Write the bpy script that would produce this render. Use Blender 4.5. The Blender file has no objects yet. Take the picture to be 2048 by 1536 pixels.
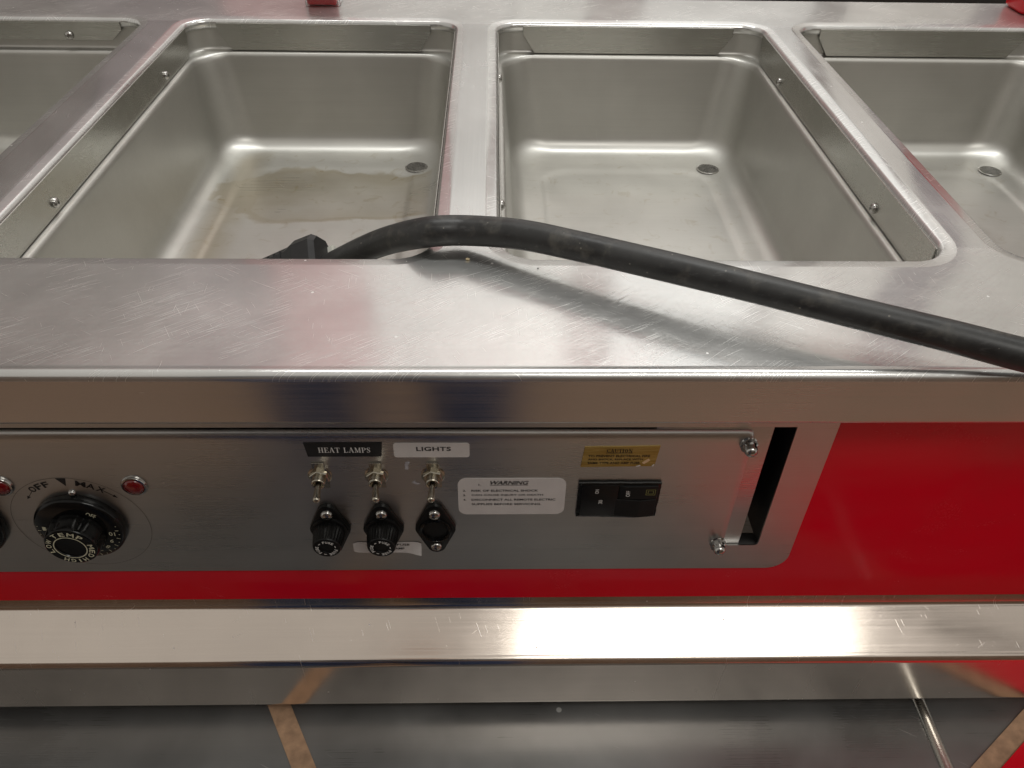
import bpy, bmesh, math, random
from mathutils import Vector, Matrix
random.seed(7)
C = bpy.context.scene.collection
SC = bpy.context.scene
PI = math.pi

# ------------------------------------------------------------------ camera, world, lamps, exposure
cam = bpy.data.cameras.new('camera')
cam.sensor_width = 36.0
cam.lens = 1602.7 / 2048 * 36.0
cam.clip_start = 0.01
cam.clip_end = 60
co = bpy.data.objects.new('camera', cam)
C.objects.link(co)
_p, _y, _r = math.radians(40.4656), math.radians(1.814), math.radians(1.1965)
F = Vector((math.sin(_y) * math.cos(_p), math.cos(_y) * math.cos(_p), -math.sin(_p)))
R = Vector((math.cos(_y), -math.sin(_y), 0))
U = R.cross(F)
R, U = R * math.cos(_r) + U * math.sin(_r), U * math.cos(_r) - R * math.sin(_r)
co.matrix_world = Matrix(((R.x, U.x, -F.x, 0), (R.y, U.y, -F.y, 0), (R.z, U.z, -F.z, 0.28), (0, 0, 0, 1)))
SC.camera = co

w = bpy.data.worlds.new('World')
SC.world = w
w.use_nodes = True
w.node_tree.nodes['Background'].inputs[0].default_value = (0.92, 0.87, 0.80, 1)
w.node_tree.nodes['Background'].inputs[1].default_value = 0.49


def area(name, loc, target, sx, sy, power, col):
    l = bpy.data.lights.new(name, 'AREA')
    l.shape = 'RECTANGLE'
    l.size = sx
    l.size_y = sy
    l.energy = power
    l.color = col
    o = bpy.data.objects.new(name, l)
    C.objects.link(o)
    o.location = loc
    d = Vector(target) - Vector(loc)
    o.rotation_euler = d.to_track_quat('-Z', 'Y').to_euler()
    return o


# ceiling troffer beyond the counter, ceiling troffer above the cook's side
area('ceiling_lamp', (0.62, 2.35, 2.45), (0.5, 1.6, 0), 1.2, 0.6, 6.5, (1.0, 0.98, 0.95))
area('added_wall_fill', (0.35, 1.20, 2.35), (0.30, 2.70, 0.15), 2.2, 0.2, 36, (.97, 0.98, 0.96))  # added fill, no known fixture: brightens the wall mirrored in the deck
area('ceiling_lamp', (0.64, -0.56, 1.75), (0.50, 0.2, 0), 1.02, 0.40, 7.5, (1.0, 0.98, 0.93))

SC.view_settings.view_transform = 'Standard'
SC.view_settings.look = 'None'
SC.view_settings.exposure = 0.0
SC.view_settings.gamma = 1.0


# ------------------------------------------------------------------ materials
def nt(name):
    m = bpy.data.materials.new(name)
    m.use_nodes = True
    t = m.node_tree
    return m, t, t.nodes['Principled BSDF']


class G:
    """small node helper"""
    def __init__(s, t):
        s.t = t

    def n(s, typ, **kw):
        x = s.t.nodes.new(typ)
        for k, v in kw.items():
            setattr(x, k, v)
        return x

    def l(s, a, b):
        s.t.links.new(a, b)

    def coords(s):
        if not hasattr(s, '_c'):
            s._c = s.n('ShaderNodeTexCoord').outputs['Object']
        return s._c

    def mapping(s, scale=(1, 1, 1), rot=(0, 0, 0), loc=(0, 0, 0), src=None):
        m = s.n('ShaderNodeMapping')
        m.inputs['Scale'].default_value = scale
        m.inputs['Rotation'].default_value = rot
        m.inputs['Location'].default_value = loc
        s.l(src or s.coords(), m.inputs['Vector'])
        return m.outputs[0]

    def noise(s, vec, scale=1, detail=2, rough=.5, dist=0):
        n = s.n('ShaderNodeTexNoise')
        n.inputs['Scale'].default_value = scale
        n.inputs['Detail'].default_value = detail
        n.inputs['Roughness'].default_value = rough
        n.inputs['Distortion'].default_value = dist
        s.l(vec, n.inputs['Vector'])
        return n.outputs[0]

    def ramp(s, fac, a, b, va=0.0, vb=1.0):
        m = s.n('ShaderNodeMapRange')
        m.clamp = True
        m.inputs[1].default_value = a
        m.inputs[2].default_value = b
        m.inputs[3].default_value = va
        m.inputs[4].default_value = vb
        s.l(fac, m.inputs[0])
        return m.outputs[0]

    def math(s, op, a, b=None):
        m = s.n('ShaderNodeMath', operation=op)
        for i, v in enumerate((a, b)):
            if v is None:
                continue
            if isinstance(v, (int, float)):
                m.inputs[i].default_value = v
            else:
                s.l(v, m.inputs[i])
        return m.outputs[0]

    def mix(s, fac, a, b):
        m = s.n('ShaderNodeMix', data_type='RGBA')
        if isinstance(fac, (int, float)):
            m.inputs[0].default_value = fac
        else:
            s.l(fac, m.inputs[0])
        for i, v in ((6, a), (7, b)):
            if isinstance(v, tuple):
                m.inputs[i].default_value = (*v, 1) if len(v) == 3 else v
            else:
                s.l(v, m.inputs[i])
        return m.outputs[2]

    def sep(s, vec=None):
        x = s.n('ShaderNodeSeparateXYZ')
        s.l(vec or s.coords(), x.inputs[0])
        return x.outputs


def steel(name, base, rough, brush='X', brushamt=.06, scr=(), wob=.0, speck=0, stain=None, aniso=0.0, rvar=.06, smudge=.1, worn=0.0, worn_rough=.5):
    m, t, b = nt(name)
    g = G(t)
    st = {'X': (7, 800, 800), 'Y': (800, 7, 800), 'N': (300, 300, 300)}[brush]
    streak = g.noise(g.mapping(st), 1, 3, .65)
    st2 = {'X': (2.5, 160, 160), 'Y': (160, 2.5, 160), 'N': (60, 60, 60)}[brush]
    streak2 = g.noise(g.mapping(st2), 1, 2, .6)
    big = g.noise(g.mapping((9, 9, 9)), 1, 3, .6, .4)
    bright = g.math('ADD', g.ramp(streak, .3, .7, -brushamt, brushamt), g.ramp(big, .3, .7, 1 - smudge, 1 + smudge * .3))
    bright = g.math('ADD', bright, g.ramp(streak2, .3, .7, -brushamt * .5, brushamt * .5))
    hsv = g.n('ShaderNodeHueSaturation')
    hsv.inputs['Color'].default_value = (*base, 1)
    g.l(bright, hsv.inputs['Value'])
    col = hsv.outputs[0]
    r = g.math('ADD', g.ramp(streak, .3, .7, -rvar, rvar), g.ramp(big, .3, .75, rough - .05, rough + .06))
    h = g.math('MULTIPLY', streak, .35)
    smask = None
    for (ang, lng, dens, thr, seed) in scr:
        # short fine scratches: warped, rotated, strongly stretched noise cut off high
        src = g.mapping((1, 1, 1), (0, 0, ang), (seed, seed * .37, 0))
        wn = g.n('ShaderNodeTexNoise')
        wn.inputs['Scale'].default_value = 14
        wn.inputs['Detail'].default_value = 1
        g.l(src, wn.inputs['Vector'])
        va = g.n('ShaderNodeVectorMath', operation='MULTIPLY_ADD')
        g.l(wn.outputs[1], va.inputs[0])
        va.inputs[1].default_value = (.005, .005, 0)
        g.l(src, va.inputs[2])
        mp = g.n('ShaderNodeMapping')
        mp.inputs['Scale'].default_value = (lng, dens, 3)
        g.l(va.outputs[0], mp.inputs['Vector'])
        nz = g.noise(mp.outputs[0], 1, 1, .4)
        s = g.ramp(nz, thr, thr + .035)
        cl = g.ramp(g.noise(g.mapping((22, 22, 22), (0, 0, 0), (seed * 3.1, seed, 0)), 1, 1), .42, .62)
        s = g.math('MULTIPLY', s, cl)
        smask = s if smask is None else g.math('MAXIMUM', smask, s)
    if smask is not None:
        col = g.mix(g.math('MULTIPLY', smask, .25), col, (.93, .92, .9))
        r = g.math('ADD', r, g.math('MULTIPLY', smask, .18))
        h = g.math('ADD', h, g.math('MULTIPLY', smask, .9))
    if speck:
        v = g.n('ShaderNodeTexVoronoi')
        v.inputs['Scale'].default_value = speck
        g.l(g.coords(), v.inputs['Vector'])
        sp = g.math('LESS_THAN', v.outputs['Distance'], .085)
        sc = g.n('ShaderNodeSeparateColor')
        g.l(v.outputs['Color'], sc.inputs[0])
        sp = g.math('MULTIPLY', sp, g.math('GREATER_THAN', sc.outputs[0], .90))
        col = g.mix(g.math('MULTIPLY', sp, .6), col, (.9, .9, .88))
        r = g.math('ADD', r, g.math('MULTIPLY', sp, .4))
    if stain:
        col, r = stain(g, col, r)
    g.l(col, b.inputs['Base Color'])
    g.l(r, b.inputs['Roughness'])
    b.inputs['Metallic'].default_value = 1
    if aniso:
        b.inputs['Anisotropic'].default_value = aniso
        tv = g.n('ShaderNodeCombineXYZ')
        tv.inputs[0].default_value = 0 if brush == 'X' else 1
        tv.inputs[1].default_value = 1 if brush == 'X' else 0
        tv.inputs[2].default_value = 1 if brush == 'X' else 0
        g.l(tv.outputs[0], b.inputs['Tangent'])
    bp = g.n('ShaderNodeBump')
    bp.inputs['Strength'].default_value = .10
    bp.inputs['Distance'].default_value = .0006
    g.l(h, bp.inputs['Height'])
    out = bp
    if wob:
        b2 = g.n('ShaderNodeBump')
        b2.inputs['Strength'].default_value = wob
        b2.inputs['Distance'].default_value = .02
        g.l(g.noise(g.mapping((6, 6, 6)), 1, 1), b2.inputs['Height'])
        g.l(bp.outputs[0], b2.inputs['Normal'])
        out = b2
    g.l(out.outputs[0], b.inputs['Normal'])
    if worn:
        # many fine scratches scatter part of the light widely: a second, rougher metal lobe
        b2 = g.n('ShaderNodeBsdfPrincipled')
        b2.inputs['Metallic'].default_value = 1
        b2.inputs['Roughness'].default_value = worn_rough
        g.l(col, b2.inputs['Base Color'])
        g.l(out.outputs[0], b2.inputs['Normal'])
        mx = g.n('ShaderNodeMixShader')
        g.l(g.ramp(big, .3, .7, worn - .07, worn + .07), mx.inputs[0])
        g.l(b.outputs[0], mx.inputs[1])
        g.l(b2.outputs[0], mx.inputs[2])
        g.l(mx.outputs[0], t.nodes['Material Output'].inputs['Surface'])
    return m


def plastic(name, col, rough=.35, var=.15, spec=.5, metallic=0.0, bump=.0, scale=60, coat=0):
    m, t, b = nt(name)
    g = G(t)
    nz = g.noise(g.mapping((scale,) * 3), 1, 4, .6)
    hsv = g.n('ShaderNodeHueSaturation')
    hsv.inputs['Color'].default_value = (*col, 1)
    g.l(g.ramp(nz, .3, .7, 1 - var, 1 + var), hsv.inputs['Value'])
    g.l(hsv.outputs[0], b.inputs['Base Color'])
    g.l(g.ramp(nz, .3, .7, max(rough - .06, .02), rough + .08), b.inputs['Roughness'])
    b.inputs['Specular IOR Level'].default_value = spec
    b.inputs['Metallic'].default_value = metallic
    b.inputs['Coat Weight'].default_value = coat
    if bump:
        bp = g.n('ShaderNodeBump')
        bp.inputs['Strength'].default_value = bump
        bp.inputs['Distance'].default_value = .001
        g.l(nz, bp.inputs['Height'])
        g.l(bp.outputs[0], b.inputs['Normal'])
    return m


def basin_stain(g, col, r):
    # brown water marks on the basin floor only (object z below -0.14)
    o = g.sep()
    low = g.ramp(o[2], -.1445, -.1462)
    n1 = g.noise(g.mapping((9, 9, 9), loc=(1.3, .4, 0)), 1, 3, .5, .5)
    n2 = g.noise(g.mapping((60, 60, 60)), 1, 4, .6, .6)
    # one broad dried puddle: distance-like field of position plus noise
    ex = g.math('MULTIPLY', g.math('ADD', o[0], .185), 6.0)
    ey = g.math('MULTIPLY', g.math('ADD', o[1], -.835), 15.0)
    d = g.math('SQRT', g.math('ADD', g.math('MULTIPLY', ex, ex), g.math('MULTIPLY', ey, ey)))
    d = g.math('ADD', d, g.math('MULTIPLY', g.math('ADD', n1, -.5), 1.9))
    d = g.math('ADD', d, g.math('MULTIPLY', g.math('ADD', n2, -.5), .16))
    inside = g.ramp(d, .96, .84)
    rim = g.math('MULTIPLY', g.ramp(d, .78, .90), g.ramp(d, .99, .93))
    tone = g.ramp(n1, .3, .7, .14, .50)
    k = g.math('MULTIPLY', inside, tone)
    k = g.math('ADD', k, g.math('MULTIPLY', rim, .22))
    edge = g.math('MULTIPLY', g.ramp(o[0], -.262, -.285), g.math('MULTIPLY', g.ramp(o[0], -.312, -.296), g.ramp(n1, .36, .5)))
    k = g.math('ADD', k, g.math('MULTIPLY', edge, .34))
    k = g.math('MINIMUM', k, .42)
    k = g.math('MULTIPLY', k, low)
    sp = g.math('MULTIPLY', g.ramp(g.noise(g.mapping((45, 45, 45)), 1, 5, .6, 1.5), .58, .70), low)
    kk = g.math('ADD', k, g.math('MULTIPLY', sp, .22))
    col = g.mix(kk, col, (.30, .22, .08))
    r = g.math('ADD', r, g.math('MULTIPLY', inside, -.05))
    return col, r


M = {}
DSCR = ((-.60, 30, 1900, .64, 1.0), (-.68, 24, 1500, .66, 5.0), (-.50, 36, 1900, .66, 7.0), (.55, 34, 1700, .69, 9.0), (1.05, 40, 1500, .71, 13.0), (1.5, 50, 1700, .71, 17.0))
M['deck'] = steel('brushed_scratched_steel', (.80, .80, .785), .145, 'X', .022, scr=DSCR, worn=.36, worn_rough=.50, wob=.05, speck=90, aniso=.4, smudge=.12, rvar=.03)
M['divider'] = steel('lengthwise_brushed_steel', (.78, .78, .77), .14, 'Y', .03, worn=.22, worn_rough=.5, scr=((1.35, 30, 1200, .71, 2.0), (.9, 40, 1300, .72, 3.0)), wob=.05, speck=70, aniso=.4, rvar=.03)
M['front'] = steel('brushed_front_steel', (.64, .61, .58), .22, 'X', .03, scr=(), wob=.03, aniso=.3, rvar=.03)
M['rail'] = steel('rail_steel_tan_reflection', (.83, .74, .66), .17, 'X', .02, scr=((1.2, 70, 900, .73, 3.0), (-.5, 60, 900, .75, 8.0)), wob=.03, speck=120, aniso=.3, rvar=.03)  # base colour carries the tan of a reflected ceiling that is not built
M['flap'] = steel('flap_steel', (.58, .575, .54), .27, 'X', .03, wob=.06, rvar=.03)
M['basin'] = steel('satin_basin_steel', (.61, .60, .565), .36, 'X', .02, worn=.6, worn_rough=.55, stain=basin_stain, scr=((.8, 40, 700, .765, 4.0),), wob=.02, rvar=.02)
M['panel'] = steel('panel_steel', (.60, .59, .57), .30, 'X', .025, wob=.04, scr=(), aniso=.3, rvar=.03)
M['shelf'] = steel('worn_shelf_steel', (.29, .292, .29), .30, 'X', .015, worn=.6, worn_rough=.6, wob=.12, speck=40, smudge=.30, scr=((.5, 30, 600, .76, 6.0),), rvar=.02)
M['chrome'] = steel('polished_screw_steel', (.50, .49, .47), .16, 'N', .01, rvar=.01)
M['brass'] = steel('nickel_brass', (.50, .465, .39), .22, 'N', .06)
M['mesh'] = steel('drain_mesh', (.30, .29, .27), .5, 'N', .3)


def red_mat():
    m, t, b = nt('red_laminate')
    g = G(t)
    nz = g.noise(g.mapping((5, 5, 5)), 1, 3)
    fine = g.noise(g.mapping((900, 900, 900)), 1, 2)
    c = g.mix(g.ramp(nz, .3, .7), (.74, .000, .014), (.82, .000, .018))
    g.l(c, b.inputs['Base Color'])
    b.inputs['Specular IOR Level'].default_value = .5
    smear = g.noise(g.mapping((14, 14, 30)), 1, 5, .65, .8)
    g.l(g.math('ADD', g.ramp(fine, .3, .7, .10, .16), g.ramp(smear, .4, .65, 0, .14)), b.inputs['Roughness'])
    bp = g.n('ShaderNodeBump')
    bp.inputs['Strength'].default_value = .05
    bp.inputs['Distance'].default_value = .0005
    g.l(fine, bp.inputs['Height'])
    b2 = g.n('ShaderNodeBump')
    b2.inputs['Strength'].default_value = .05
    b2.inputs['Distance'].default_value = .02
    g.l(g.noise(g.mapping((7, 7, 16)), 1, 1), b2.inputs['Height'])
    g.l(bp.outputs[0], b2.inputs['Normal'])
    g.l(b2.outputs[0], b.inputs['Normal'])
    return m


M['red'] = red_mat()
M['black'] = plastic('black_bakelite', (.005, .005, .005), .16, .2, .28, bump=.0)
M['fuseblack'] = plastic('fuse_black', (.006, .006, .006), .34, .3, .28, bump=.08)
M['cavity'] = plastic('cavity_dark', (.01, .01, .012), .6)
M['lens'] = plastic('red_lens', (.16, .002, .002), .12, .1, .6, coat=.5)
M['white_label'] = plastic('white_label', (.72, .69, .67), .45, .05)
M['black_label'] = plastic('black_label', (.012, .013, .014), .4, .2)
M['ink'] = plastic('black_ink', (.012, .011, .011), .5, .2)
M['cream_ink'] = plastic('cream_ink', (.70, .68, .50), .5, .1)
M['white_ink'] = plastic('white_ink', (.78, .78, .76), .5, .1)
M['grey_ink'] = plastic('grey_ink', (.08, .08, .08), .5, .1)
M['yellow_ink'] = plastic('yellow_ink', (.42, .40, .12), .5, .1)
M['glue'] = plastic('glue_residue', (.42, .40, .42), .7, .3)
M['crumb'] = plastic('crumb', (.55, .45, .28), .8, .3)
M['tan'] = plastic('tan_trim', (.46, .29, .18), .55, .28, bump=.2, scale=90)
M['blue'] = plastic('denim', (.035, .070, .175), .8, .3, bump=.3, scale=200)
M['shirt'] = plastic('grey_shirt', (.10, .11, .13), .8, .2)
M['skin'] = plastic('skin', (.50, .30, .21), .5, .1)
M['hair'] = plastic('hair', (.03, .02, .015), .6, .2)
M['plugwhite'] = plastic('plug_face_white', (.66, .66, .60), .5, .1)
M['plug'] = plastic('plug_black', (.018, .018, .019), .38, .3, bump=.1)


def gold():
    m, t, b = nt('gold_foil_label')
    g = G(t)
    n = g.noise(g.mapping((26, 60, 260)), 1, 3, .6, 1.2)
    c = g.mix(g.ramp(n, .35, .65), (.42, .28, .07), (.60, .44, .15))
    g.l(c, b.inputs['Base Color'])
    b.inputs['Metallic'].default_value = .75
    b.inputs['Roughness'].default_value = .33
    bp = g.n('ShaderNodeBump')
    bp.inputs['Strength'].default_value = .35
    bp.inputs['Distance'].default_value = .001
    g.l(n, bp.inputs['Height'])
    g.l(bp.outputs[0], b.inputs['Normal'])
    return m


def rubber():
    m, t, b = nt('black_rubber')
    g = G(t)
    n = g.noise(g.mapping((45, 45, 45)), 1, 5, .65)
    d = g.noise(g.mapping((70, 70, 70), loc=(3, 1, 0)), 1, 4, .6)
    o = g.sep()
    c = g.mix(g.ramp(n, .35, .7), (.022, .022, .022), (.045, .045, .044))
    c = g.mix(g.math('MULTIPLY', g.ramp(d, .55, .70), .45), c, (.14, .13, .11))
    v = g.n('ShaderNodeTexVoronoi')
    v.inputs['Scale'].default_value = 210
    g.l(g.coords(), v.inputs['Vector'])
    sc_ = g.n('ShaderNodeSeparateColor')
    g.l(v.outputs['Color'], sc_.inputs[0])
    sp = g.math('MULTIPLY', g.math('LESS_THAN', v.outputs['Distance'], .13), g.math('GREATER_THAN', sc_.outputs[0], .82))
    c = g.mix(g.math('MULTIPLY', sp, .45), c, (.30, .28, .24))
    fs_ = g.noise(g.mapping((30, 400, 400)), 1, 3, .6)
    c = g.mix(g.math('MULTIPLY', g.ramp(fs_, .60, .68), .25), c, (.12, .12, .12))
    g.l(c, b.inputs['Base Color'])
    g.l(g.ramp(n, .3, .7, .34, .50), b.inputs['Roughness'])
    bp = g.n('ShaderNodeBump')
    bp.inputs['Strength'].default_value = .25
    bp.inputs['Distance'].default_value = .0012
    g.l(n, bp.inputs['Height'])
    g.l(bp.outputs[0], b.inputs['Normal'])
    return m


def clear():
    m, t, b = nt('clear_acrylic')
    b.inputs['Base Color'].default_value = (.97, .95, .95, 1)
    b.inputs['Transmission Weight'].default_value = 1
    b.inputs['Roughness'].default_value = .05
    b.inputs['IOR'].default_value = 1.45
    return m


M['gold'] = gold()
M['rubber'] = rubber()
M['clear'] = clear()
M['redplastic'] = plastic('red_plastic', (.52, .006, .012), .3, .1, coat=.3)

# ------------------------------------------------------------------ object helpers
WL = {}


def link(name, me, mat, parent=None, loc=(0, 0, 0), smooth=False, sharp=None):
    o = bpy.data.objects.new(name, me)
    C.objects.link(o)
    L = Vector(loc)
    if mat is not None and not me.materials:
        me.materials.append(mat)
    if parent is not None:
        o.parent = parent
        o.location = L - WL[parent.name]
    else:
        o.location = L
    WL[o.name] = L
    if smooth:
        for f in me.polygons:
            f.use_smooth = True
        if sharp is not None:
            try:
                me.set_sharp_from_angle(angle=sharp)
            except Exception:
                pass
    return o


def empty(name, loc, label, cat, group=None):
    o = bpy.data.objects.new(name, None)
    o.empty_display_size = .02
    C.objects.link(o)
    o.location = loc
    WL[o.name] = Vector(loc)
    tag(o, label, cat, group)
    return o


def tag(o, label=None, cat=None, group=None, kind=None):
    if label: o['label'] = label
    if cat: o['category'] = cat
    if group: o['group'] = group
    if kind: o['kind'] = kind
    return o


def pydata(vs, fs, origin=(0, 0, 0)):
    me = bpy.data.meshes.new('m')
    ox = Vector(origin)
    me.from_pydata([tuple(Vector(v) - ox) for v in vs], [], fs)
    me.update()
    return me


def bm_mesh(bm):
    me = bpy.data.meshes.new('m')
    bmesh.ops.recalc_face_normals(bm, faces=bm.faces)
    bm.to_mesh(me)
    bm.free()
    return me


def box(name, mat, x0, x1, y0, y1, z0, z1, parent=None, bev=0, seg=2, sharp=.6):
    bm = bmesh.new()
    c = Vector(((x0 + x1) / 2, (y0 + y1) / 2, (z0 + z1) / 2))
    bmesh.ops.create_cube(bm, size=1, matrix=Matrix.Diagonal((x1 - x0, y1 - y0, z1 - z0, 1)))
    if bev:
        bmesh.ops.bevel(bm, geom=bm.edges[:], offset=bev, segments=seg, profile=.5, affect='EDGES')
    return link(name, bm_mesh(bm), mat, parent, c, smooth=bool(bev), sharp=sharp)


def lathe_mesh(profile, n=40, mod=None, a0=0.0):
    """profile (r, h): h runs out of the panel, towards -y"""
    vs, fs = [], []
    k = len(profile)
    for i in range(n):
        a = a0 + 2 * PI * i / n
        for j, (r, h) in enumerate(profile):
            rr = r * (mod(a, j) if mod else 1)
            vs.append((rr * math.cos(a), -h, rr * math.sin(a)))
    for i in range(n):
        for j in range(k - 1):
            a, b = i * k + j, ((i + 1) % n) * k + j
            fs.append((a, b, b + 1, a + 1))
    fs.append([i * k + k - 1 for i in range(n)][::-1])
    fs.append([i * k for i in range(n)])
    bm = bmesh.new()
    me = bpy.data.meshes.new('m')
    me.from_pydata(vs, [], fs)
    bm.from_mesh(me)
    bmesh.ops.remove_doubles(bm, verts=bm.verts, dist=1e-6)
    bmesh.ops.dissolve_degenerate(bm, edges=bm.edges, dist=1e-7)
    return bm_mesh(bm)


def flat_ring(r0, r1, n):
    vs = [(r * math.cos(2 * PI * k / n), 0, r * math.sin(2 * PI * k / n)) for r in (r0, r1) for k in range(n)]
    me = bpy.data.meshes.new('m')
    me.from_pydata(vs, [], [(k, (k + 1) % n, n + (k + 1) % n, n + k) for k in range(n)])
    return me


def lathe(name, mat, profile, c, parent=None, n=40, mod=None, sharp=.55, a0=0.0):
    return link(name, lathe_mesh(profile, n, mod, a0), mat, parent, c, smooth=True, sharp=sharp)


def prism(name, mat, pts, y0, y1, parent=None, bev=0, origin=None):
    """pts in (x,z); extruded from y0 (front) to y1 (back)"""
    cx = sum(p[0] for p in pts) / len(pts)
    cz = sum(p[1] for p in pts) / len(pts)
    bm = bmesh.new()
    a = [bm.verts.new((x - cx, y0 - y1, z - cz)) for x, z in pts]
    f = bm.faces.new(a)
    r = bmesh.ops.extrude_face_region(bm, geom=[f])
    vv = [e for e in r['geom'] if isinstance(e, bmesh.types.BMVert)]
    bmesh.ops.translate(bm, verts=vv, vec=(0, y1 - y0, 0))
    bmesh.ops.recalc_face_normals(bm, faces=bm.faces)
    if bev:
        ed = [e for e in bm.edges if abs(e.verts[0].co.y - (y0 - y1)) < 1e-7 and abs(e.verts[1].co.y - (y0 - y1)) < 1e-7]
        bmesh.ops.bevel(bm, geom=ed, offset=bev, segments=2, profile=.5, affect='EDGES')
    return link(name, bm_mesh(bm), mat, parent, (cx, y1, cz), smooth=True, sharp=.5)


def arc(cx, cz, r, a0, a1, n):
    return [(cx + r * math.cos(a0 + (a1 - a0) * i / n), cz + r * math.sin(a0 + (a1 - a0) * i / n)) for i in range(n + 1)]


def rrect(x0, x1, y0, y1, r, n=10):
    p = []
    for cx, cy, a in ((x1 - r, y1 - r, 0), (x0 + r, y1 - r, PI / 2), (x0 + r, y0 + r, PI), (x1 - r, y0 + r, 1.5 * PI)):
        p += arc(cx, cy, r, a, a + PI / 2, n)
    return p


def smoothpath(pts, sub=10):
    P = [Vector(p) for p in pts]
    P = [P[0] * 2 - P[1]] + P + [P[-1] * 2 - P[-2]]
    out = []
    for i in range(1, len(P) - 2):
        for k in range(sub):
            t = k / sub
            a, b, c, d = P[i - 1], P[i], P[i + 1], P[i + 2]
            out.append(.5 * ((2 * b) + (c - a) * t + (2 * a - 5 * b + 4 * c - d) * t * t + (3 * b - a - 3 * c + d) * t ** 3))
    out.append(P[-2])
    return out


def tube(name, mat, path, r, parent=None, n=28, rmod=None):
    vs, fs = [], []
    o = path[0]
    up = Vector((0, 0, 1))
    for i, p in enumerate(path):
        t = (path[min(i + 1, len(path) - 1)] - path[max(i - 1, 0)]).normalized()
        s = t.cross(up)
        if s.length < .05:
            s = t.cross(Vector((0, 1, 0)))
        s.normalize()
        u = s.cross(t)
        rr = r * (rmod(i) if rmod else 1)
        for k in range(n):
            a = 2 * PI * k / n
            vs.append(p - o + s * math.cos(a) * rr + u * math.sin(a) * rr)
    for i in range(len(path) - 1):
        for k in range(n):
            a = i * n + k
            b = i * n + (k + 1) % n
            fs.append((a, b, b + n, a + n))
    fs.append(list(range(n))[::-1])
    fs.append([(len(path) - 1) * n + k for k in range(n)])
    me = bpy.data.meshes.new('m')
    me.from_pydata([tuple(v) for v in vs], [], fs)
    return link(name, me, mat, parent, o, smooth=True, sharp=1.0)


def text_mesh(s, wdt, hgt, shear=0, bold=0.0, space=1.0):
    """built-in font, turned into a flat mesh centred on 0, in x,z, fitted to wdt x hgt"""
    cu = bpy.data.curves.new('t', 'FONT')
    cu.body = s
    cu.shear = shear
    cu.offset = bold
    cu.space_character = space
    cu.resolution_u = 3
    o = bpy.data.objects.new('t', cu)
    C.objects.link(o)
    dg = bpy.context.evaluated_depsgraph_get()
    dg.update()
    me = bpy.data.meshes.new_from_object(o.evaluated_get(dg))
    bpy.data.objects.remove(o)
    xs = [v.co.x for v in me.vertices]
    ys = [v.co.y for v in me.vertices]
    sx = wdt / (max(xs) - min(xs))
    sy = hgt / (max(ys) - min(ys))
    mx, my = (max(xs) + min(xs)) / 2, (max(ys) + min(ys)) / 2
    for v in me.vertices:
        v.co = Vector(((v.co.x - mx) * sx, 0, (v.co.y - my) * sy))
    me.materials.clear()
    return me


def text(s, x, y, z, wdt, hgt, mat, parent, name='lettering', rot=0, **kw):
    me = text_mesh(s, wdt, hgt, **kw)
    if rot:
        me.transform(Matrix.Rotation(-rot, 4, 'Y'))
    return link(name, me, mat, parent, (x, y, z))


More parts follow.
